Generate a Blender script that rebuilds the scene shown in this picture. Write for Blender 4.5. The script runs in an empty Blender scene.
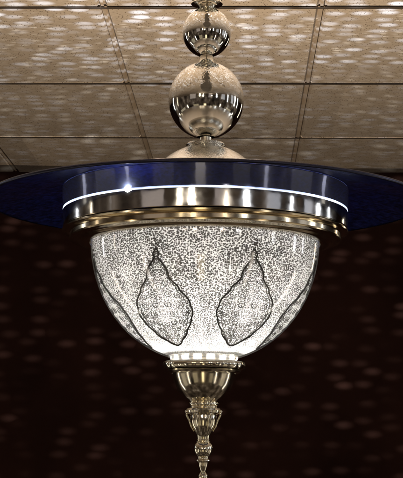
import bpy, bmesh, math, random
from mathutils import Vector, Matrix
random.seed(7)
R = math.radians
sc = bpy.context.scene
COL = sc.collection

# ------------------------------------------------------------------ measures
F, PITCH, DIST = 1400.0, math.atan(216 / 1400.0), 2.6
AXIS_X = 0.0066
def Z(y):                       # height above the eye of a point on the lamp's axis
    return DIST * math.tan(PITCH + math.atan((239 - y) / F))
def S(px, y=200):               # a width measured on the lamp, in metres
    return px * (DIST * math.cos(PITCH) + Z(y) * math.sin(PITCH)) / F
CEIL = 1.22

# ------------------------------------------------------------------ materials
def nmat(name):
    m = bpy.data.materials.new(name); m.use_nodes = True
    nt = m.node_tree; nt.nodes.clear()
    out = nt.nodes.new('ShaderNodeOutputMaterial')
    return m, nt, out
def N(nt, t, **kw):
    n = nt.nodes.new(t)
    for k, v in kw.items():
        if k in n.inputs.keys() if isinstance(k, str) else False: n.inputs[k].default_value = v
        else: setattr(n, k, v)
    return n
def principled(nt, out, col, rough, metal=0.0, **kw):
    b = nt.nodes.new('ShaderNodeBsdfPrincipled')
    b.inputs['Base Color'].default_value = (*col, 1)
    b.inputs['Roughness'].default_value = rough
    b.inputs['Metallic'].default_value = metal
    for k, v in kw.items(): b.inputs[k].default_value = v
    nt.links.new(b.outputs[0], out.inputs[0])
    return b
def metal(name, col, rough, bump=0.0, scale=400, upper=False, var=0.04):
    m, nt, out = nmat(name)
    b = principled(nt, out, col, rough, 1.0)
    tc = N(nt, 'ShaderNodeTexCoord')
    no = N(nt, 'ShaderNodeTexNoise'); no.inputs['Scale'].default_value = 45; no.inputs['Detail'].default_value = 6
    nt.links.new(tc.outputs['Object'], no.inputs['Vector'])
    mr = N(nt, 'ShaderNodeMapRange')
    mr.inputs['From Min'].default_value = .35; mr.inputs['From Max'].default_value = .7
    mr.inputs['To Min'].default_value = max(rough - var, 0.01); mr.inputs['To Max'].default_value = rough + var
    nt.links.new(no.outputs[0], mr.inputs[0]); nt.links.new(mr.outputs[0], b.inputs['Roughness'])
    dn = N(nt, 'ShaderNodeTexNoise'); dn.inputs['Scale'].default_value = 14; dn.inputs['Detail'].default_value = 3
    nt.links.new(tc.outputs['Object'], dn.inputs['Vector'])
    db = N(nt, 'ShaderNodeBump'); db.inputs['Strength'].default_value = .06; db.inputs['Distance'].default_value = .01
    nt.links.new(dn.outputs[0], db.inputs['Height']); nt.links.new(db.outputs[0], b.inputs['Normal'])
    if bump:
        vo = N(nt, 'ShaderNodeTexVoronoi'); vo.inputs['Scale'].default_value = scale
        nt.links.new(tc.outputs['Object'], vo.inputs['Vector'])
        bp = N(nt, 'ShaderNodeBump'); bp.inputs['Distance'].default_value = .0016
        nt.links.new(vo.outputs['Distance'], bp.inputs['Height'])
        if upper:                 # the engraving covers the upper half only
            sx = N(nt, 'ShaderNodeSeparateXYZ'); nt.links.new(tc.outputs['Object'], sx.inputs[0])
            m2 = N(nt, 'ShaderNodeMapRange')
            m2.inputs['From Min'].default_value = .0; m2.inputs['From Max'].default_value = .05
            m2.inputs['To Max'].default_value = bump
            nt.links.new(sx.outputs['Z'], m2.inputs[0]); nt.links.new(m2.outputs[0], bp.inputs['Strength'])
        else:
            bp.inputs['Strength'].default_value = bump
        nt.links.new(db.outputs[0], bp.inputs['Normal']); nt.links.new(bp.outputs[0], b.inputs['Normal'])
    return m
M = {}
M['chrome'] = metal('polished_chrome', (.80, .79, .78), .11)
M['ball'] = metal('engraved_nickel', (.80, .78, .72), .08, .18, 330, True)
M['gold'] = metal('polished_brass', (.84, .73, .54), .15)
M['nickel'] = metal('warm_nickel', (.84, .78, .64), .15)
M['canopy'] = metal('engraved_silver', (.80, .78, .72), .16, .22, 420)
M['rim'] = metal('dark_rim', (.05, .05, .08), .35)
M['bluesteel'] = metal('blue_steel', (.56, .63, .98), .07)
next(n for n in M['bluesteel'].node_tree.nodes if n.type == 'BSDF_PRINCIPLED').inputs['Metallic'].default_value = .84
M['silver'] = metal('brushed_silver', (.86, .84, .80), .32, .15, 120)

# deep blue lacquer with a faint mottled glaze
m, nt, out = nmat('blue_lacquer')
b = principled(nt, out, (.012, .03, .24), .42, .0)
b.inputs['Specular IOR Level'].default_value = .1; b.inputs['Coat Weight'].default_value = .55; b.inputs['Coat Roughness'].default_value = .07
tc = N(nt, 'ShaderNodeTexCoord')
vo = N(nt, 'ShaderNodeTexNoise'); vo.inputs['Scale'].default_value = 85; vo.inputs['Detail'].default_value = 5; vo.inputs['Roughness'].default_value = .65
cr = N(nt, 'ShaderNodeValToRGB')
cr.color_ramp.elements[0].position = .38; cr.color_ramp.elements[0].color = (.002, .0045, .040, 1)
cr.color_ramp.elements[1].position = .72; cr.color_ramp.elements[1].color = (.024, .045, .28, 1)
nt.links.new(tc.outputs['Object'], vo.inputs['Vector']); nt.links.new(vo.outputs[0], cr.inputs[0])
nt.links.new(cr.outputs[0], b.inputs['Base Color'])
M['blue'] = m

def emis(name, col, s):
    m, nt, out = nmat(name)
    e = N(nt, 'ShaderNodeEmission'); e.inputs[0].default_value = (*col, 1); e.inputs[1].default_value = s
    nt.links.new(e.outputs[0], out.inputs[0]); return m
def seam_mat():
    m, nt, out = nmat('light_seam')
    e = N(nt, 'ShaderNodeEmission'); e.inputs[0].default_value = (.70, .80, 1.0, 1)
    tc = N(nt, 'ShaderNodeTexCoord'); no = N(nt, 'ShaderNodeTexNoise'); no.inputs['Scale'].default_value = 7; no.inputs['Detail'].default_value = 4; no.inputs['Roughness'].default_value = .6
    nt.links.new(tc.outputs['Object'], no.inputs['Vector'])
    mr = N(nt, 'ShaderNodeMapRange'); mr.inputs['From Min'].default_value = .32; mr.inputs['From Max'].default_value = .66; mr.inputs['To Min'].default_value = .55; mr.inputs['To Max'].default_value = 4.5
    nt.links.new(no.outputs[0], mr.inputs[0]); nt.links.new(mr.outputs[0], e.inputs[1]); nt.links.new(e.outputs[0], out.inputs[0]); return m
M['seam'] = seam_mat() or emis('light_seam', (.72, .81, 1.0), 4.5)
M['glint_bead'] = emis('glint_bead', (.92, .95, 1.0), 160)  # emission standing in for a glint on the drum
M['bulb'] = emis('bulb_glow', (1.0, .94, .85), 350)
M['bulb_low'] = emis('low_bulb_glow', (1.0, .96, .90), 3300)

# pierced shade: translucent white ground with dark scrollwork
def shade_mat(name, sc1, thr, dark, soft, fold, fall):
    m, nt, out = nmat(name)
    uv = N(nt, 'ShaderNodeUVMap', uv_map='UVMap')
    sx = N(nt, 'ShaderNodeSeparateXYZ'); nt.links.new(uv.outputs[0], sx.inputs[0])
    if fold:                                        # scrollwork mirrored about each panel's middle
        pp = N(nt, 'ShaderNodeMath', operation='PINGPONG'); pp.inputs[1].default_value = fold
    else:
        pp = N(nt, 'ShaderNodeMath', operation='ABSOLUTE')
    nt.links.new(sx.outputs['X'], pp.inputs[0])
    cx = N(nt, 'ShaderNodeCombineXYZ')
    nt.links.new(pp.outputs[0], cx.inputs['X']); nt.links.new(sx.outputs['Y'], cx.inputs['Y'])
    # pierced cells, a little wider than high, pulled about by a noise so that neighbours run together
    wn = N(nt, 'ShaderNodeTexNoise'); wn.noise_dimensions = '2D'; wn.inputs['Scale'].default_value = sc1 * .8; wn.inputs['Detail'].default_value = 1
    nt.links.new(cx.outputs[0], wn.inputs['Vector'])
    wv = N(nt, 'ShaderNodeVectorMath', operation='MULTIPLY_ADD'); wv.inputs[1].default_value = (1.1 / sc1, 1.1 / sc1, 0)
    nt.links.new(wn.outputs['Color'], wv.inputs[0]); nt.links.new(cx.outputs[0], wv.inputs[2])
    st = N(nt, 'ShaderNodeVectorMath', operation='MULTIPLY'); st.inputs[1].default_value = (.78, 1.12, 1)
    nt.links.new(wv.outputs[0], st.inputs[0])
    no = N(nt, 'ShaderNodeTexVoronoi'); no.voronoi_dimensions = '2D'; no.inputs['Scale'].default_value = sc1; no.inputs['Randomness'].default_value = .85
    nt.links.new(st.outputs[0], no.inputs['Vector'])
    big = N(nt, 'ShaderNodeTexNoise'); big.noise_dimensions = '2D'; big.inputs['Scale'].default_value = 28; big.inputs['Detail'].default_value = 3
    nt.links.new(uv.outputs[0], big.inputs['Vector'])
    # size of the dark cells: varies over the bowl and shrinks towards its foot
    sz = N(nt, 'ShaderNodeMath', operation='MULTIPLY_ADD'); sz.inputs[1].default_value = -fall; sz.inputs[2].default_value = thr
    if fold: nt.links.new(sx.outputs['Y'], sz.inputs[0])
    else:                                            # a medallion opens up towards its middle
        ce_ = N(nt, 'ShaderNodeVectorMath', operation='DISTANCE'); ce_.inputs[1].default_value = (0, .105, 0)
        nt.links.new(uv.outputs[0], ce_.inputs[0]); nt.links.new(ce_.outputs['Value'], sz.inputs[0])
    s2 = N(nt, 'ShaderNodeMath', operation='MULTIPLY_ADD'); s2.inputs[1].default_value = .30
    bs = N(nt, 'ShaderNodeMath', operation='SUBTRACT'); bs.inputs[1].default_value = .5
    nt.links.new(big.outputs[0], bs.inputs[0]); nt.links.new(bs.outputs[0], s2.inputs[0]); nt.links.new(sz.outputs[0], s2.inputs[2])
    df_ = N(nt, 'ShaderNodeMath', operation='SUBTRACT'); nt.links.new(no.outputs['Distance'], df_.inputs[0]); nt.links.new(s2.outputs[0], df_.inputs[1])
    mr = N(nt, 'ShaderNodeMapRange', interpolation_type='SMOOTHSTEP')
    mr.inputs['From Min'].default_value = -soft; mr.inputs['From Max'].default_value = soft
    nt.links.new(df_.outputs[0], mr.inputs[0])       # 1 = open ground, 0 = dark cell
    # white glass
    tr = N(nt, 'ShaderNodeBsdfTranslucent'); tr.inputs[0].default_value = (.92, .92, .90, 1)
    df = N(nt, 'ShaderNodeBsdfDiffuse'); df.inputs[0].default_value = (.80, .79, .76, 1)
    wh = N(nt, 'ShaderNodeMixShader'); wh.inputs[0].default_value = .45
    nt.links.new(tr.outputs[0], wh.inputs[1]); nt.links.new(df.outputs[0], wh.inputs[2])
    dk = N(nt, 'ShaderNodeMixShader'); dk.inputs[0].default_value = .5
    t2 = N(nt, 'ShaderNodeBsdfTranslucent'); t2.inputs[0].default_value = (*dark, 1)
    d2 = N(nt, 'ShaderNodeBsdfDiffuse'); d2.inputs[0].default_value = (.03, .026, .022, 1)
    nt.links.new(t2.outputs[0], dk.inputs[1]); nt.links.new(d2.outputs[0], dk.inputs[2])
    mx = N(nt, 'ShaderNodeMixShader')
    nt.links.new(mr.outputs[0], mx.inputs[0]); nt.links.new(dk.outputs[0], mx.inputs[1]); nt.links.new(wh.outputs[0], mx.inputs[2])
    nt.links.new(mx.outputs[0], out.inputs[0])
    return m
m, nt, out = nmat('frosted_glass')
tl = N(nt, 'ShaderNodeBsdfTranslucent'); tl.inputs[0].default_value = (.85, .83, .78, 1)
gp_ = N(nt, 'ShaderNodeBsdfGlossy'); gp_.inputs['Roughness'].default_value = .15; gp_.inputs[0].default_value = (.8, .74, .6, 1)
mx = N(nt, 'ShaderNodeMixShader')
tc = N(nt, 'ShaderNodeTexCoord'); gr_ = N(nt, 'ShaderNodeTexGradient', gradient_type='RADIAL'); nt.links.new(tc.outputs['Object'], gr_.inputs[0])
mu = N(nt, 'ShaderNodeMath', operation='MULTIPLY'); mu.inputs[1].default_value = 16; nt.links.new(gr_.outputs[1], mu.inputs[0])
fc = N(nt, 'ShaderNodeMath', operation='PINGPONG'); fc.inputs[1].default_value = .5; nt.links.new(mu.outputs[0], fc.inputs[0])
wm = N(nt, 'ShaderNodeMapRange', interpolation_type='SMOOTHSTEP'); wm.inputs['From Min'].default_value = .16; wm.inputs['From Max'].default_value = .22
wm.inputs['To Min'].default_value = .985; wm.inputs['To Max'].default_value = .90
nt.links.new(fc.outputs[0], wm.inputs[0]); nt.links.new(wm.outputs[0], mx.inputs[0])
nt.links.new(tl.outputs[0], mx.inputs[1]); nt.links.new(gp_.outputs[0], mx.inputs[2]); nt.links.new(mx.outputs[0], out.inputs[0]); M['frost'] = m
m, nt, out = nmat('black_enamel'); principled(nt, out, (.008, .007, .006), .5); M['ink'] = m

m, nt, out = nmat('clear_glass')
fr = N(nt, 'ShaderNodeFresnel'); fr.inputs['IOR'].default_value = 1.9
gl = N(nt, 'ShaderNodeBsdfGlossy'); gl.inputs['Roughness'].default_value = .10; gl.inputs[0].default_value = (1, 1, 1, 1)
tp = N(nt, 'ShaderNodeBsdfTransparent'); tp.inputs[0].default_value = (1, 1, 1, 1)
tl = N(nt, 'ShaderNodeBsdfTranslucent'); tl.inputs[0].default_value = (.9, .9, .88, 1)
m1 = N(nt, 'ShaderNodeMixShader'); m1.inputs[0].default_value = .26
m2 = N(nt, 'ShaderNodeMixShader')
nt.links.new(tp.outputs[0], m1.inputs[1]); nt.links.new(tl.outputs[0], m1.inputs[2])
mn = N(nt, 'ShaderNodeMath', operation='MINIMUM'); mn.inputs[1].default_value = .30; nt.links.new(fr.outputs[0], mn.inputs[0])
nt.links.new(mn.outputs[0], m2.inputs[0]); nt.links.new(m1.outputs[0], m2.inputs[1]); nt.links.new(gl.outputs[0], m2.inputs[2])
nt.links.new(m2.outputs[0], out.inputs[0]); M['glass'] = m

# acoustic tile: tan, pinholes and short fissures
m, nt, out = nmat('acoustic_tile')
b = principled(nt, out, (.5, .42, .33), .9)
tc = N(nt, 'ShaderNodeTexCoord')
n1 = N(nt, 'ShaderNodeTexNoise'); n1.inputs['Scale'].default_value = 60; n1.inputs['Detail'].default_value = 4; n1.inputs['Roughness'].default_value = .7
n2 = N(nt, 'ShaderNodeTexNoise'); n2.inputs['Scale'].default_value = 3.2; n2.inputs['Detail'].default_value = 3
mp = N(nt, 'ShaderNodeMapping'); mp.inputs['Scale'].default_value = (1, .55, 1)
vo = N(nt, 'ShaderNodeTexVoronoi'); vo.inputs['Scale'].default_value = 175; vo.inputs['Randomness'].default_value = 1
nt.links.new(tc.outputs['Object'], mp.inputs[0]); nt.links.new(mp.outputs[0], vo.inputs['Vector'])
nt.links.new(tc.outputs['Object'], n1.inputs['Vector']); nt.links.new(tc.outputs['Object'], n2.inputs['Vector'])
pit = N(nt, 'ShaderNodeMapRange', interpolation_type='SMOOTHSTEP')
pit.inputs['From Min'].default_value = .14; pit.inputs['From Max'].default_value = .34
nt.links.new(vo.outputs['Distance'], pit.inputs[0])
sel = N(nt, 'ShaderNodeSeparateColor'); nt.links.new(vo.outputs['Color'], sel.inputs[0])
gt = N(nt, 'ShaderNodeMath', operation='GREATER_THAN'); gt.inputs[1].default_value = .6
nt.links.new(sel.outputs[0], gt.inputs[0])
mxp = N(nt, 'ShaderNodeMath', operation='MAXIMUM'); nt.links.new(pit.outputs[0], mxp.inputs[0]); nt.links.new(gt.outputs[0], mxp.inputs[1])
cr = N(nt, 'ShaderNodeValToRGB')
cr.color_ramp.elements[0].position = .3; cr.color_ramp.elements[0].color = (.38, .32, .26, 1)
cr.color_ramp.elements[1].position = .7; cr.color_ramp.elements[1].color = (.58, .50, .42, 1)
ad = N(nt, 'ShaderNodeMath', operation='ADD'); hl = N(nt, 'ShaderNodeMath', operation='MULTIPLY'); hl.inputs[1].default_value = .5
nt.links.new(n1.outputs[0], ad.inputs[0]); nt.links.new(n2.outputs[0], ad.inputs[1]); nt.links.new(ad.outputs[0], hl.inputs[0]); nt.links.new(hl.outputs[0], cr.inputs[0])
mc = N(nt, 'ShaderNodeMix', data_type='RGBA'); mc.inputs['A'].default_value = (.21, .155, .105, 1)
nt.links.new(mxp.outputs[0], mc.inputs['Factor']); nt.links.new(cr.outputs[0], mc.inputs['B'])
# each tile came a shade lighter or darker; old water marks
mpt = N(nt, 'ShaderNodeMapping'); mpt.inputs['Location'].default_value = (.263 / .6035, -3.69 / .8, 0); mpt.inputs['Scale'].default_value = (1 / .6035, 1 / .8, 1)
fl = N(nt, 'ShaderNodeVectorMath', operation='FLOOR'); wn = N(nt, 'ShaderNodeTexWhiteNoise'); wn.noise_dimensions = '2D'
nt.links.new(tc.outputs['Object'], mpt.inputs[0]); nt.links.new(mpt.outputs[0], fl.inputs[0]); nt.links.new(fl.outputs[0], wn.inputs[0])
vr = N(nt, 'ShaderNodeMapRange'); vr.inputs['To Min'].default_value = .86; vr.inputs['To Max'].default_value = 1.08; nt.links.new(wn.outputs[0], vr.inputs[0])
hs = N(nt, 'ShaderNodeHueSaturation'); nt.links.new(mc.outputs['Result'], hs.inputs['Color']); nt.links.new(vr.outputs[0], hs.inputs['Value'])
nt.links.new(hs.outputs[0], b.inputs['Base Color'])
bp = N(nt, 'ShaderNodeBump'); bp.inputs['Strength'].default_value = .6; bp.inputs['Distance'].default_value = .003
nt.links.new(mxp.outputs[0], bp.inputs['Height']); nt.links.new(bp.outputs[0], b.inputs['Normal'])
M['tile'] = m
m, nt, out = nmat('grid_paint'); principled(nt, out, (.44, .36, .28), .6); M['grid'] = m
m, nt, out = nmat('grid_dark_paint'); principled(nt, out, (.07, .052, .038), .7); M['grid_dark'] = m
m, nt, out = nmat('maroon_wall')
b = principled(nt, out, (.03, .008, .006), .8); b.inputs['Specular IOR Level'].default_value = .05
tc = N(nt, 'ShaderNodeTexCoord'); no = N(nt, 'ShaderNodeTexNoise'); no.inputs['Scale'].default_value = 2.5; no.inputs['Detail'].default_value = 5
cr = N(nt, 'ShaderNodeValToRGB')
cr.color_ramp.elements[0].position = .3; cr.color_ramp.elements[0].color = (.020, .0080, .0060, 1)
cr.color_ramp.elements[1].position = .75; cr.color_ramp.elements[1].color = (.044, .0180, .0135, 1)
nt.links.new(tc.outputs['Object'], no.inputs['Vector']); nt.links.new(no.outputs[0], cr.inputs[0]); nt.links.new(cr.outputs[0], b.inputs['Base Color'])
M['wall'] = m

# ------------------------------------------------------------------ builders
def link(name, me, mats, parent=None, loc=(0, 0, 0)):
    o = bpy.data.objects.new(name, me); COL.objects.link(o)
    for mm in mats: me.materials.append(mm)
    o.location = loc
    if parent: o.parent = parent
    return o
def finish(bm, name, sharp=32):
    bm.normal_update()
    for f in bm.faces: f.smooth = True
    for e in bm.edges:
        if len(e.link_faces) == 2 and e.calc_face_angle(0) > R(sharp): e.smooth = False
    me = bpy.data.meshes.new(name); bm.to_mesh(me); bm.free()
    return me
def spline(pts, n=6):
    out = []
    for i in range(len(pts) - 1):
        p0, p1, p2, p3 = pts[max(i - 1, 0)], pts[i], pts[i + 1], pts[min(i + 2, len(pts) - 1)]
        for k in range(n):
            t = k / n
            out.append(tuple(.5 * (2 * b + (c - a) * t + (2 * a - 5 * b + 4 * c - d) * t * t + (3 * b - a - 3 * c + d) * t ** 3) for a, b, c, d in zip(p0, p1, p2, p3)))
    out.append(pts[-1]); return out
def lathe_bm(prof, seg=128, cap=False, bm=None):
    bm = bm or bmesh.new(); rings = []
    for r, z in prof:
        if r < 1e-6: rings.append([bm.verts.new((0, 0, z))] * seg)
        else: rings.append([bm.verts.new((r * math.cos(2 * math.pi * i / seg), r * math.sin(2 * math.pi * i / seg), z)) for i in range(seg)])
    for a, b in zip(rings, rings[1:]):
        for i in range(seg):
            j = (i + 1) % seg
            vs = []
            for v in (a[i], a[j], b[j], b[i]):
                if v not in vs: vs.append(v)
            if len(vs) > 2: bm.faces.new(vs)
    if cap:
        for rg in (rings[0], rings[-1]):
            if len(set(rg)) == seg: bm.faces.new(rg)
    bmesh.ops.recalc_face_normals(bm, faces=bm.faces)
    return bm
def px_prof(pts):               # (radius px, height px) measured on the photograph -> metres
    return [(S(r, y), Z(y)) for r, y in pts]
def local(prof):                # move a profile so that its middle is the part's origin
    z0 = .5 * (min(p[1] for p in prof) + max(p[1] for p in prof))
    return [(r, z - z0) for r, z in prof], z0
def turned(name, pts, mat, parent, seg=128, cap=False, sharp=32, closed=False):
    prof, z0 = local(px_prof(pts))
    if closed: prof = prof + [prof[0]]
    return link(name, finish(lathe_bm(prof, seg, cap), name, sharp), [M[mat]], parent, (0, 0, z0))
def sphere_pts(r, yc, y0, y1, n=28, sy=1.0):
    # profile of a ball from image height y0 (top) to y1
    a0 = math.acos(max(-1, min(1, (yc - y0) / (r * sy)))); a1 = math.acos(max(-1, min(1, (yc - y1) / (r * sy))))
    return [(r * math.sin(a0 + (a1 - a0) * i / n), yc - r * sy * math.cos(a0 + (a1 - a0) * i / n)) for i in range(n + 1)]
def tube_bm(bm, pts, rad, sides=8, closed=False):
    rings = []
    n = len(pts)
    for i, p in enumerate(pts):
        p = Vector(p)
        a = Vector(pts[(i - 1) % n] if closed or i > 0 else pts[i]); c = Vector(pts[(i + 1) % n] if closed or i < n - 1 else pts[i])
        t = (c - a).normalized()
        u = t.orthogonal().normalized() if i == 0 else (u - t * u.dot(t)).normalized()
        v = t.cross(u)
        rr = rad(i / (n - 1)) if callable(rad) else rad
        rings.append([bm.verts.new(p + (u * math.cos(2 * math.pi * k / sides) + v * math.sin(2 * math.pi * k / sides)) * rr) for k in range(sides)])
    for a, b in zip(rings, rings[1:]):
        for k in range(sides):
            bm.faces.new((a[k], a[(k + 1) % sides], b[(k + 1) % sides], b[k]))
    bm.faces.new(rings[0]); bm.faces.new(list(reversed(rings[-1])))

# ------------------------------------------------------------------ the chandelier
lamp = bpy.data.objects.new('chandelier', None); COL.objects.link(lamp)
lamp.location = (AXIS_X, DIST, 0)
lamp['label'] = 'large mosque style chandelier with pierced glowing glass bowl, blue disc and silver ball stem'
lamp['category'] = 'chandelier'

# stem, from the ceiling down
prof = [(S(5.5), CEIL - .012), (S(5.5), Z(-60))]
link('rod', finish(lathe_bm([(r, z - CEIL) for r, z in prof], 32), 'rod'), [M['nickel']], lamp, (0, 0, CEIL))
turned('bell', spline([(5.6, -62), (8, -52), (17, -40), (22, -22), (20, -8), (15.5, -1), (13.5, 2)]) +
       [(13.8, 2.3), (15.5, 3.0), (15.8, 4.2), (14.6, 5.4), (11, 6.4)] + spline([(10.5, 6.6), (8.5, 8.5), (7, 11)]), 'nickel', lamp)
b1 = turned('ball', sphere_pts(24.3, 32.5, 9, 55.6, 30), 'ball', lamp)
turned('collar', spline([(6.6, 53), (6.4, 58), (7.2, 61.5), (9.4, 64.6)]), 'nickel', lamp, 64)
b2 = turned('ball', sphere_pts(37.8, 100.5, 63.6, 137.2, 40, 1.0), 'ball', lamp)
turned('collar', [(6.4, 134), (6.1, 138), (6.1, 143.5)], 'nickel', lamp, 64)
turned('canopy', [(6.2, 142.5), (14, 143), (18.6, 143.8), (19.6, 145.2), (18.9, 146.8), (17.6, 147.4)] +
       spline([(17.8, 147.8), (24, 150), (31, 153.4), (38, 158), (46, 164.6), (54, 172.6), (62, 181), (69, 187.4)]), 'canopy', lamp)

# blue disc: silver above, blue lacquer below, a thin polished rim
rd = S(217, 205.8)
dprof = spline([(118, 188.6), (142, 190.8), (165, 194.6), (186, 199.0), (217, 206.2)], 8)
low = px_prof(dprof); top = [(r, z + .0045) for r, z in low]
zt, zb = top[-1][1], low[-1][1]
bm = lathe_bm([(S(60), Z(187.5) + .0045)] + top, 192)
nb = len(bm.faces)
lathe_bm(list(reversed(low)), 192, bm=bm)
for i, f in enumerate(bm.faces): f.material_index = 0 if i < nb else 1
for f in bm.faces:
    up = f.material_index == 0
    f.normal_update()
    if (f.normal.z > 0) != up: f.normal_flip()
me = finish(bm, 'disc')
disc = link('disc', me, [M['silver'], M['blue']], lamp)
rim = [(rd - .003, zt + .0012), (rd + .0004, zt + .0006), (rd + .0014, (zt + zb) / 2), (rd + .0004, zb - .0006), (rd - .003, zb - .0002)]
zr = (zt + zb) / 2
link('disc_rim', finish(lathe_bm([(r, z - zr) for r, z in rim], 192), 'disc_rim', 80), [M['rim']], lamp, (0, 0, zr))

# polished drum with a seam of light, brass steps under it
drum = turned('drum', [(140.8, 212.05), (140.8, 213.8), (142, 214.1), (141.6, 230.0), (140.8, 230.8), (137.5, 231.0)], 'chrome', lamp, 192)
turned('blue_band', [(141.8, 190.9), (142.6, 191.8), (142, 211.9), (140.8, 212.1)], 'bluesteel', lamp, 192)
def ring(name, r, y, t, mat, parent, sx=1.0):
    return turned(name, [(r + t * sx * math.cos(a), y + t * math.sin(a)) for a in [2 * math.pi * k / 14 for k in range(15)]], mat, parent, 192, sharp=80)
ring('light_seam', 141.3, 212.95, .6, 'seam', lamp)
brass = turned('brass_rim', [(137.4, 230.9), (141.2, 231.5), (142.4, 232.6), (142, 233.8), (139, 234.6), (135.6, 235.0), (134.8, 235.8), (134.6, 239.4),
                            (135.6, 240.2), (135.2, 241.3), (132, 242.0), (128, 242.3), (126.6, 243), (125.6, 244.4), (123.0, 245.2), (119, 245.4), (115.2, 245.0)], 'gold', lamp, 192, sharp=40)

# added glowing bead, stands in for a bright glint on the drum's seam
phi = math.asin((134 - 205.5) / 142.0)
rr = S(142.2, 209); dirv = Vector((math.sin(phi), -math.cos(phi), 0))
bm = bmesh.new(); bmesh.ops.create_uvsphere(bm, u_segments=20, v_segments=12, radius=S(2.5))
o = link('glint_bead', finish(bm, 'glint_bead'), [M['glint_bead']], lamp, (dirv.x * rr, dirv.y * rr, Z(212.9)))

# pierced shade -------------------------------------------------------------
Y0, RB, BB = 241.0, 112.2, 119.5
def fuller(th): return math.copysign(abs(math.cos(th)) ** .93, 1)
def bowl_pt(th, ph, off=0.0):
    r = S(RB, Y0) * fuller(th); z = -S(BB, Y0) * math.sin(th)
    n = Vector((math.cos(th) / RB, 0, -math.sin(th) / BB)).normalized()
    r += n.x * off; z += n.z * off
    return Vector((r * math.sin(ph), -r * math.cos(ph), z))   # ph = 0 faces the photographer
RBm = S(RB, Y0)
SECT = RBm * R(22.5)
M['shade'] = shade_mat('pierced_white_glass', 320, .475, (.016, .014, .012), .10, SECT * 40, .38)
M['medal'] = shade_mat('fine_scrollwork_glass', 420, .33, (.03, .028, .026), .11, None, -2.6)

HW = [(0, .4), (.025, 1.8), (.05, 3.4), (.075, 1.8), (.10, 3.4), (.13, 6.4), (.17, 9.8), (.21, 11.6), (.25, 12.2), (.29, 15.4), (.33, 20.0), (.37, 21.6), (.41, 25.4), (.45, 28.4), (.49, 29.6), (.515, 29.4), (.55, 30.4),
      (.60, 29.6), (.645, 27.2), (.67, 26.4), (.72, 23.6), (.77, 19.6), (.80, 17.8), (.83, 16.6), (.88, 12.4), (.92, 8.2), (.945, 6.8), (.975, 3.8), (1, .2)]
HW = spline(HW, 4)
def hw(t):
    for (a, x), (b, y) in zip(HW, HW[1:]):
        if a <= t <= b:
            k = (t - a) / (b - a); return S(x + (y - x) * k, Y0) * .95
    return 0
T0, T1 = R(10.6), R(64)
MEDS = [R(b_) for b_ in (-25.2, 25.2, -77.4, 77.4, -128.6, 128.6, 180)]
def axis_of(p, t):              # the two front panels were set slightly askew
    return p + (math.copysign(R(4.0), p) * (t - .25) if abs(p) < R(30) else 0)
def in_medallion(th, ph):
    t = (th - T0) / (T1 - T0)
    if not .01 < t < .99: return False
    lim = hw(t) - .0010
    for p in MEDS:
        d = (ph - axis_of(p, t) + math.pi) % (2 * math.pi) - math.pi
        if abs(d) * RBm * fuller(th) < lim: return True
    return False

def shade_mesh():
    bm = bmesh.new(); uvl = bm.loops.layers.uv.new('UVMap')
    nphi, nth = 576, 220
    th = [R(-3 + (73.5 + 3) * i / nth) for i in range(nth + 1)]
    ths = [bowl_pt(t, 0) for t in th]; arc = [0]
    for a, b in zip(ths, ths[1:]): arc.append(arc[-1] + (b - a).length)
    V = [[bm.verts.new(bowl_pt(t, 2 * math.pi * i / nphi)) for i in range(nphi)] for t in th]
    for j in range(nth):
        for i in range(nphi):
            k = (i + 1) % nphi
            if in_medallion(.5 * (th[j] + th[j + 1]), 2 * math.pi * (i + .5) / nphi): continue   # the medallions are set into openings
            f = bm.faces.new((V[j][i], V[j + 1][i], V[j + 1][k], V[j][k]))
            for lp, (ii, jj) in zip(f.loops, ((i, j), (i, j + 1), (i + 1, j + 1), (i + 1, j))):
                lp[uvl].uv = ((2 * math.pi * ii / nphi) * RBm, arc[jj])
    bmesh.ops.recalc_face_normals(bm, faces=bm.faces)
    return finish(bm, 'shade', 80)
shade = link('shade', shade_mesh(), [M['shade']], lamp, (0, 0, Z(Y0)))

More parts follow.
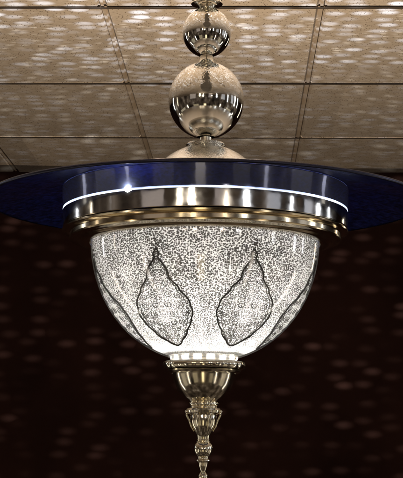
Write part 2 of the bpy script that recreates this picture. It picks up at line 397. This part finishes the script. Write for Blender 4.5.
def med_mesh(ph0):
    bm = bmesh.new(); uvl = bm.loops.layers.uv.new('UVMap')
    nt_, nx = 64, 12
    rows = []; arc = 0; prev = None; arcs = []
    for j in range(nt_ + 1):
        t = j / nt_; th = T0 + (T1 - T0) * t
        p = bowl_pt(th, 0)
        if prev is not None: arc += (p - prev).length
        prev = p; arcs.append(arc)
        rc = RBm * fuller(th)
        rows.append([(bm.verts.new(bowl_pt(th, axis_of(ph0, t) + hw(t) * (2 * i / nx - 1) / rc, .0008)), hw(t) * (2 * i / nx - 1)) for i in range(nx + 1)])
    for j in range(nt_):
        for i in range(nx):
            q = (rows[j][i], rows[j + 1][i], rows[j + 1][i + 1], rows[j][i + 1])
            f = bm.faces.new([v for v, _ in q]); f.material_index = 0
            for lp, (v, u), a in zip(f.loops, q, (arcs[j], arcs[j + 1], arcs[j + 1], arcs[j])): lp[uvl].uv = (u, a)
    n0 = len(bm.faces)
    def edge(s, k=1.0, t0=0, t1=1, rad=S(1.0)):
        pts = []
        for j in range(121):
            t = t0 + (t1 - t0) * j / 120; th = T0 + (T1 - T0) * t
            pts.append(bowl_pt(th, axis_of(ph0, t) + s * hw(t) * k / (RBm * fuller(th)), .0019))
        tube_bm(bm, pts, rad, 6)
    for s in (-1, 1):
        edge(s, 1.0, 0, 1, S(.82))
        edge(s, .86, .12, .90, S(.34))
        # curling tendrils, mirrored about the middle
        for t_c, wf, rpx, turn in ((.22, .42, 2.6, 1), (.30, .50, 3.6, -1), (.40, .34, 4.2, 1), (.42, .70, 3.2, -1), (.50, .26, 4.0, -1), (.51, .62, 4.6, 1), (.60, .40, 4.6, -1),
                                    (.60, .74, 3.2, 1), (.69, .30, 3.8, 1), (.69, .66, 3.0, -1), (.77, .45, 3.0, 1), (.86, .40, 2.2, -1)):
            pts = []; dth = S(rpx) / (S(BB, Y0))
            for k in range(37):
                q = k / 36; a = turn * (2 * math.pi * 1.45 * q + .6); rr_ = 1 - .82 * q
                th = T0 + (T1 - T0) * t_c - dth * rr_ * math.cos(a); u = s * (hw(t_c) * wf + S(rpx) * rr_ * math.sin(a))
                pts.append(bowl_pt(th, axis_of(ph0, t_c) + u / (RBm * fuller(th)), .0016))
            tube_bm(bm, pts, lambda q: S(.36 - .16 * q), 5)
    # bead above the point
    for dt, rb in ((-.035, 1.3), (-.075, .9)):
        c = bowl_pt(T0 + (T1 - T0) * dt, axis_of(ph0, 0), .001)
        r_ = bmesh.ops.create_icosphere(bm, subdivisions=2, radius=S(rb), matrix=Matrix.Translation(c))
    for i, f in enumerate(bm.faces):
        if i >= n0: f.material_index = 1
    return finish(bm, 'medallion', 80)
for p in MEDS:
    link('medallion', med_mesh(p), [M['medal'], M['ink']], shade)

# clear outer bowl
RG, BG = 114.0, 121.3
gp = [(S(RG, Y0) * fuller(R(t)), -S(BG, Y0) * math.sin(R(t))) for t in [-3 + 76.6 * i / 60 for i in range(61)]]
gb = link('glass_bowl', finish(lathe_bm(gp, 192), 'glass_bowl', 80), [M['glass']], lamp, (0, 0, Z(Y0)))

def bulb(y, rpx, mat):
    bm = bmesh.new(); bmesh.ops.create_uvsphere(bm, u_segments=20, v_segments=14, radius=S(rpx))
    for v in bm.verts:
        if v.co.z > 0: v.co.z *= 1.5
    return link('bulb', finish(bm, 'bulb'), [M[mat]], lamp, (0, 0, Z(y)))
bulb(262, 6, 'bulb')
bulb(348.5, 3.0, 'bulb_low')

# bottom fittings -------------------------------------------------------------
# scalloped gallery
def scallop(name, r, y0, y1, amp, cnt, mat, parent):
    seg = cnt * 12; bm = bmesh.new(); rows = []
    for (dr, y) in ((-6, y0), (-1, y0 + .2), (0, y0 + 1.2), (.4, (y0 + y1) / 2), (0, y1 - 1.2), (-1, y1 - .2), (-7, y1)):
        rows.append([bm.verts.new(((S(r + dr) + S(amp) * abs(math.cos(cnt * a / 2)) ** .6) * math.cos(a), (S(r + dr) + S(amp) * abs(math.cos(cnt * a / 2)) ** .6) * math.sin(a), Z(y) - Z((y0 + y1) / 2)))
                     for a in [2 * math.pi * (k + .5) / seg for k in range(seg)]])
    for a, b in zip(rows, rows[1:]):
        for k in range(seg): bm.faces.new((a[k], b[k], b[(k + 1) % seg], a[(k + 1) % seg]))
    bmesh.ops.recalc_face_normals(bm, faces=bm.faces)
    return link(name, finish(bm, name, 40), [M[mat]], parent, (0, 0, Z((y0 + y1) / 2)))
turned('upper_collar', [(30, 352), (33.5, 352.6), (34, 354), (33.8, 359.6), (32, 361.4), (28, 361.6)], 'frost', lamp)
scallop('gallery', 39.4, 361.8, 369.4, 1.0, 16, 'nickel', lamp)
turned('gallery_lip', [(34, 369.2), (36.2, 370), (36.8, 371.4), (35.6, 373), (32.2, 373.6)], 'nickel', lamp)
turned('cup', spline([(31.6, 373.2), (31.2, 376), (30, 381), (27.8, 387), (24.2, 393), (20, 397.6), (16.5, 400.4), (14.6, 402)]) +
       spline([(14.4, 402.2), (15.2, 403.6), (15.0, 405.2), (13.6, 406.6), (14.2, 408)]), 'nickel', lamp)
kn = turned('knop', [(13.8, 407.6), (17.2, 408.6), (18.4, 410.6), (17.6, 412.8), (14.6, 414.2), (13.2, 415)] +
            spline([(13.2, 415.2), (13.4, 420), (12.4, 426), (9.6, 431.5), (6.9, 436), (6.1, 439.6)]), 'nickel', lamp, 96)
for k in range(8):             # leaf scrolls round the knop
    a = 2 * math.pi * (k + .5) / 8; bm = bmesh.new()
    pts = spline([(16.8, 412), (17.8, 414.6), (16.6, 418), (14.6, 422), (12.9, 427), (10.2, 431.5)], 5)
    zc = kn.location.z
    tube_bm(bm, [(S(r) * math.cos(a), S(r) * math.sin(a), Z(y) - zc) for r, y in pts], lambda t: S(1.15 - .6 * t), 8)
    bmesh.ops.create_icosphere(bm, subdivisions=2, radius=S(1.7), matrix=Matrix.Translation((S(18.0) * math.cos(a), S(18.4) * math.sin(a), Z(412) - zc)))
    link('leaf', finish(bm, 'leaf', 60), [M['nickel']], kn)
turned('finial', [(6.1, 439.4), (6.6, 440), (6.2, 440.8), (7.4, 441.6)] + sphere_pts(9.6, 449.2, 442.2, 456.4, 12) + spline([(5.6, 457), (5.2, 458.6), (5.8, 459.4)], 3) +
       [(7.0, 460), (7.2, 461), (6.2, 462), (5.0, 462.6)] + spline([(5.0, 462.8), (4.4, 466), (2.8, 470.5), (2.4, 472)], 5) +
       spline([(2.6, 472.4), (4.4, 475), (4.6, 478), (3.0, 481.5), (1.6, 486), (0, 489)], 5), 'nickel', lamp, 64)

# ------------------------------------------------------------------ the setting
YAW = R(-1.7)
def to_room(x, y): return Matrix.Rotation(YAW, 3, 'Z') @ Vector((x, y, 0))
TW, TD, X0, YB = .6035, .80, -.2785 - .1105 + .0, 3.715
# tile corners in room axes: bars run along y; X0 is chosen so that a bar passes the measured point
px = Matrix.Rotation(-YAW, 3, 'Z') @ Vector((-.279, 3.705, 0))
X0, Y00 = px.x, (Matrix.Rotation(-YAW, 3, 'Z') @ Vector((.004, 3.715, 0))).y
bm = bmesh.new()
YW = 5.99
gap, bev, dep = .0085, .006, .006
ys = [Y00 + TD * j for j in range(-14, 4)]; xs = [X0 + TW * i for i in range(-9, 10)]
for i in range(len(xs) - 1):
    for j in range(len(ys) - 1):
        dz = random.uniform(-.0012, .0012)
        x0, x1, y0, y1 = xs[i] + gap, xs[i + 1] - gap, ys[j] + gap * .5, min(ys[j + 1], YW + .3) - gap * .5
        lo = [bm.verts.new((x, y, dz + random.uniform(-.0006, .0006))) for x, y in ((x0 + bev, y0 + bev), (x1 - bev, y0 + bev), (x1 - bev, y1 - bev), (x0 + bev, y1 - bev))]
        hi = [bm.verts.new((x, y, dep + .004)) for x, y in ((x0, y0), (x1, y0), (x1, y1), (x0, y1))]
        bm.faces.new(list(reversed(lo)))
        for k in range(4): bm.faces.new((lo[k], lo[(k + 1) % 4], hi[(k + 1) % 4], hi[k]))
bmesh.ops.recalc_face_normals(bm, faces=bm.faces)
for f in bm.faces:
    f.normal_update()
    if f.normal.z > 0: f.normal_flip()
me = finish(bm, 'ceiling', 20)
ce = link('ceiling', me, [M['tile']], None, (0, 0, CEIL)); ce.rotation_euler = (0, 0, YAW); ce['kind'] = 'structure'
bm = bmesh.new()
def gbar(x0, x1, y0, y1, z):
    v = [bm.verts.new(p) for p in ((x0, y0, z), (x1, y0, z), (x1, y1, z), (x0, y1, z))]
    f = bm.faces.new(v); f.normal_update()
    if f.normal.z > 0: f.normal_flip()
gbar(xs[0], xs[-1], ys[0], YW + .3, dep + .005)
for x in xs: gbar(x - .0045, x + .0045, ys[0], YW + .3, .002)
nlong = len(bm.faces)
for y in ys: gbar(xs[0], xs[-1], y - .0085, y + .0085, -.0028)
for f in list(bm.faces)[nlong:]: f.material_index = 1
gr = link('ceiling_grid', finish(bm, 'ceiling_grid'), [M['grid'], M['grid_dark']], None, (0, 0, CEIL)); gr.rotation_euler = (0, 0, YAW); gr['kind'] = 'structure'
bm = bmesh.new()
a0, a1 = Vector((-6, YW + .06 + .15, 0)), Vector((6, YW - .06 - .15, 0))
nrm = Vector((0, .1, 0))
vs = [bm.verts.new(p) for p in (a0 + Vector((0, 0, -2.5)), a1 + Vector((0, 0, -2.5)), a1 + Vector((0, 0, CEIL + .02)), a0 + Vector((0, 0, CEIL + .02)))]
vb = [bm.verts.new(v.co + nrm) for v in vs]
bm.faces.new(vs); bm.faces.new(list(reversed(vb)))
for k in range(4): bm.faces.new((vs[k], vb[k], vb[(k + 1) % 4], vs[(k + 1) % 4]))
bmesh.ops.recalc_face_normals(bm, faces=bm.faces)
wl = link('wall', finish(bm, 'wall'), [M['wall']])
wl['label'] = 'dark maroon wall in shadow behind the chandelier, dappled with faint light spots'; wl['category'] = 'wall'; wl['kind'] = 'structure'

# ------------------------------------------------------------------ lights
def gobo(name, loc, power, col, sx, sy, px, dist, axis, r0, r1, base, nscale, nlo, nhi, cut, fade):
    """A point lamp with the spots set into its emission colour: it throws a loose lattice of soft round spots."""
    ld = bpy.data.lights.new(name, 'POINT'); ld.energy = power; ld.color = (1, 1, 1); ld.shadow_soft_size = .0
    ld.use_nodes = True; nt = ld.node_tree
    em = next(n for n in nt.nodes if n.type == 'EMISSION')
    tc = N(nt, 'ShaderNodeTexCoord'); s = N(nt, 'ShaderNodeSeparateXYZ'); nt.links.new(tc.outputs['Normal'], s.inputs[0])
    A, B, C = {'Z': ('X', 'Y', 'Z'), 'Y': ('X', 'Z', 'Y')}[axis]
    ab = N(nt, 'ShaderNodeMath', operation='MAXIMUM'); ab.inputs[1].default_value = .001
    nt.links.new(s.outputs[C], ab.inputs[0])
    def div(o, k):
        d = N(nt, 'ShaderNodeMath', operation='DIVIDE'); nt.links.new(s.outputs[o], d.inputs[0]); nt.links.new(ab.outputs[0], d.inputs[1])
        m_ = N(nt, 'ShaderNodeMath', operation='MULTIPLY'); nt.links.new(d.outputs[0], m_.inputs[0]); m_.inputs[1].default_value = dist * k; return m_
    cx = N(nt, 'ShaderNodeCombineXYZ'); nt.links.new(div(A, sx).outputs[0], cx.inputs[0]); nt.links.new(div(B, sy).outputs[0], cx.inputs[1])
    # shear alternate rows a little: Voronoi on a half-random lattice
    wz = N(nt, 'ShaderNodeTexNoise'); wz.inputs['Scale'].default_value = .8; wz.inputs['Detail'].default_value = 1
    nt.links.new(cx.outputs[0], wz.inputs['Vector'])
    vo = N(nt, 'ShaderNodeTexVoronoi'); vo.voronoi_dimensions = '2D'; vo.inputs['Scale'].default_value = 1; vo.inputs['Randomness'].default_value = .72
    nt.links.new(cx.outputs[0], vo.inputs['Vector'])
    mr = N(nt, 'ShaderNodeMapRange', interpolation_type='SMOOTHSTEP')
    mr.inputs['From Min'].default_value = r0; mr.inputs['From Max'].default_value = r1; mr.inputs['To Min'].default_value = 1; mr.inputs['To Max'].default_value = 0
    nt.links.new(vo.outputs['Distance'], mr.inputs[0])
    se = N(nt, 'ShaderNodeSeparateColor'); nt.links.new(vo.outputs['Color'], se.inputs[0])
    rnd = N(nt, 'ShaderNodeMapRange'); rnd.inputs['To Min'].default_value = .15; rnd.inputs['To Max'].default_value = 1; nt.links.new(se.outputs[0], rnd.inputs[0])
    no = N(nt, 'ShaderNodeTexNoise'); no.inputs['Scale'].default_value = nscale; no.inputs['Detail'].default_value = 2; nt.links.new(cx.outputs[0], no.inputs['Vector'])
    nm = N(nt, 'ShaderNodeMapRange'); nm.inputs['From Min'].default_value = .35; nm.inputs['From Max'].default_value = .65; nm.inputs['To Min'].default_value = nlo; nm.inputs['To Max'].default_value = nhi
    nt.links.new(no.outputs[0], nm.inputs[0])
    p1 = N(nt, 'ShaderNodeMath', operation='MULTIPLY'); nt.links.new(mr.outputs[0], p1.inputs[0]); nt.links.new(rnd.outputs[0], p1.inputs[1])
    p2 = N(nt, 'ShaderNodeMath', operation='MULTIPLY'); nt.links.new(p1.outputs[0], p2.inputs[0]); nt.links.new(nm.outputs[0], p2.inputs[1])
    yy = N(nt, 'ShaderNodeMath', operation='MULTIPLY_ADD'); yy.use_clamp = True; yy.inputs[1].default_value = cut; yy.inputs[2].default_value = .03
    nt.links.new(s.outputs['Y' if axis == 'Z' else 'X'], yy.inputs[0])
    front = N(nt, 'ShaderNodeMath', operation='GREATER_THAN'); nt.links.new(yy.outputs[0], front.inputs[1]); nt.links.new(s.outputs[C], front.inputs[0])
    p3 = N(nt, 'ShaderNodeMath', operation='MULTIPLY'); nt.links.new(p2.outputs[0], p3.inputs[0]); nt.links.new(front.outputs[0], p3.inputs[1])
    ln = N(nt, 'ShaderNodeVectorMath', operation='LENGTH'); nt.links.new(cx.outputs[0], ln.inputs[0])
    fd = N(nt, 'ShaderNodeMapRange'); fd.inputs['From Min'].default_value = fade[0]; fd.inputs['From Max'].default_value = fade[1]
    fd.inputs['To Min'].default_value = 1; fd.inputs['To Max'].default_value = fade[2]
    nt.links.new(ln.outputs['Value'], fd.inputs[0])
    p4 = N(nt, 'ShaderNodeMath', operation='MULTIPLY'); nt.links.new(p3.outputs[0], p4.inputs[0]); nt.links.new(fd.outputs[0], p4.inputs[1])
    mc = N(nt, 'ShaderNodeMix', data_type='RGBA'); mc.inputs['A'].default_value = (base[0], base[1], base[2], 1); mc.inputs['B'].default_value = (*col, 1)
    nt.links.new(p4.outputs[0], mc.inputs['Factor'])
    m0 = N(nt, 'ShaderNodeMix', data_type='RGBA'); m0.inputs['A'].default_value = (0, 0, 0, 1)
    nt.links.new(front.outputs[0], m0.inputs['Factor']); nt.links.new(mc.outputs['Result'], m0.inputs['B'])
    lf = N(nt, 'ShaderNodeLightFalloff'); lf.inputs['Strength'].default_value = 1
    nt.links.new(m0.outputs['Result'], em.inputs[0]); nt.links.new(lf.outputs['Linear'], em.inputs[1])
    o = bpy.data.objects.new(name, ld); COL.objects.link(o); o.location = loc
    return o
# added lamp above the disc: ceiling spots and warm wash set in its emission
zl = Z(187.5) + .03
gobo('added_patterned_uplight', (AXIS_X + .0, DIST + .30, zl), 130, (1.5, 1.63, 1.92), 12.6, 19.0, 0, CEIL - zl, 'Z', .12, .47, (.44, .345, .24), .22, .25, 1.6, .2, (13, 34, .22))
# added lamp hidden behind the bowl, its emission patterned into wall spots
gobo('added_patterned_backlight', (AXIS_X, DIST + .26, Z(280)), 135, (.84, .86, .84), 7.8, 17, 0, 3.1, 'Y', .0, .42, (0, 0, 0), .3, -.1, 1.0, .0, (20, 60, .5))

def strip(x, y, z, w, h, e, col):
    ld = bpy.data.lights.new('reflection_panel', 'AREA'); ld.shape = 'RECTANGLE'; ld.size = w; ld.size_y = h; ld.energy = e; ld.color = col
    o = bpy.data.objects.new('reflection_panel', ld); COL.objects.link(o); o.location = (x, y, z)
    d = Vector((AXIS_X, DIST, z)) - Vector((x, y, z))
    o.rotation_euler = d.to_track_quat('-Z', 'Y').to_euler()
    return o
# unseen low strips, added to give the cup and finial bright reflections
for ang, dist, z, w, h, e, c in ((-4, 2.4, -.9, .30, 1.2, 2.2, (1.0, .80, .48)), (-62, 2.2, -.7, .12, 1.3, 1.6, (1, .9, .75)), (47, 2.2, -.7, .10, 1.3, 1.4, (1, .9, .75)), (104, 1.8, -.6, .12, 1.2, 1.6, (1, .93, .8)), (-108, 1.8, -.6, .12, 1.2, 1.6, (1, .93, .8))):
    a = R(ang)
    strip(AXIS_X + dist * math.sin(a), DIST - dist * math.cos(a), z, w, h, e, c)
for ang, dist, z, w, h, e, c in ((-33, 2.6, -1.0, .75, 1.3, .75, (1, .84, .55)), (28, 2.6, -1.1, .6, 1.2, .5, (1, .84, .55)), (80, 2.2, -.8, .8, 1.3, 1.0, (1, .88, .66)), (-84, 2.2, -.8, .8, 1.3, 1.0, (1, .88, .66))):  # broad dim panels, added so the cup does not mirror black
    a = R(ang)
    strip(AXIS_X + dist * math.sin(a), DIST - dist * math.cos(a), z, w, h, e, c)
for ang, dist, z, w, h, e, c in ((-40, 3.2, .75, 1.0, .7, .6, (1, .86, .78)), (12, 3.5, .75, .7, .7, .40, (1, .86, .80)), (52, 3.0, .75, .6, .7, .5, (.9, .92, 1)), (84, 2.6, .75, .4, .8, .5, (.9, .92, 1))):  # wide dim panels, added to brighten what the drum reflects
    a = R(ang)
    strip(AXIS_X + dist * math.sin(a), DIST - dist * math.cos(a), z, w, h, e, c)
W_ = (1.0, .86, .66); C_ = (.92, .95, 1.0)  # narrow strips: hall lights mirrored as upright bars in drum and bowl
for ang, dist, z, w, h, e, c in ((-118, 2.6, .72, .07, .85, 1.6, C_), (-98, 2.9, .66, .05, .8, .7, W_), (-19, 3.6, .86, .22, .5, 2.2, W_), (-9, 3.4, .80, .05, .5, .6, W_),
                                 (31, 3.3, .80, .20, .55, 2.2, C_), (68, 2.9, .70, .10, .9, 1.6, C_), (96, 2.7, .70, .16, .9, 3.2, C_), (110, 2.8, .72, .06, .8, 1.2, C_), (140, 2.6, .68, .10, .7, 1.2, W_)):
    a = R(ang)
    strip(AXIS_X + dist * math.sin(a), DIST - dist * math.cos(a), z, w, h, e, c)

for x, y, z, e in ((-.7, -1.3, .72, 16), (1.5, -2.6, .75, 14)):       # unseen lamps added behind the camera to light the ceiling the drum mirrors
    ld = bpy.data.lights.new('ceiling_fill', 'POINT'); ld.energy = e; ld.color = (1.0, .86, .68); ld.shadow_soft_size = .09
    o = bpy.data.objects.new('ceiling_fill', ld); COL.objects.link(o); o.location = (x, y, z)
w = bpy.data.worlds.new('World'); sc.world = w; w.use_nodes = True
wt = w.node_tree; bg = wt.nodes['Background']; bg.inputs[1].default_value = 1.0
# the dim hall all round: warm, uneven, mostly dark
tc = N(wt, 'ShaderNodeTexCoord'); mp = N(wt, 'ShaderNodeMapping'); mp.inputs['Scale'].default_value = (3.2, 3.2, 1.6)
no = N(wt, 'ShaderNodeTexNoise'); no.inputs['Scale'].default_value = 1.6; no.inputs['Detail'].default_value = 5; no.inputs['Roughness'].default_value = .6
wt.links.new(tc.outputs['Generated'], mp.inputs[0]); wt.links.new(mp.outputs[0], no.inputs['Vector'])
cr = N(wt, 'ShaderNodeValToRGB')
for e_, (p_, c_) in zip(list(cr.color_ramp.elements) + [cr.color_ramp.elements.new(.52), cr.color_ramp.elements.new(.62)], ((.36, (.006, .004, .003, 1)), (.74, (.42, .33, .24, 1)), (.52, (.045, .033, .024, 1)), (.62, (.13, .10, .075, 1)))):
    e_.position = p_; e_.color = c_
wt.links.new(no.outputs[0], cr.inputs[0]); wt.links.new(cr.outputs[0], bg.inputs[0])

# ------------------------------------------------------------------ camera
cd = bpy.data.cameras.new('camera'); cam = bpy.data.objects.new('camera', cd); COL.objects.link(cam)
cd.sensor_fit = 'HORIZONTAL'; cd.sensor_width = 36; cd.lens = F / 403 * 36; cd.clip_start = .05; cd.clip_end = 200
cam.matrix_world = Matrix.Rotation(math.pi / 2 + PITCH, 4, 'X') @ Matrix.Rotation(R(.5), 4, 'Z')
sc.camera = cam
sc.view_settings.view_transform = 'Standard'; sc.view_settings.look = 'None'; sc.view_settings.exposure = 0; sc.view_settings.gamma = 1
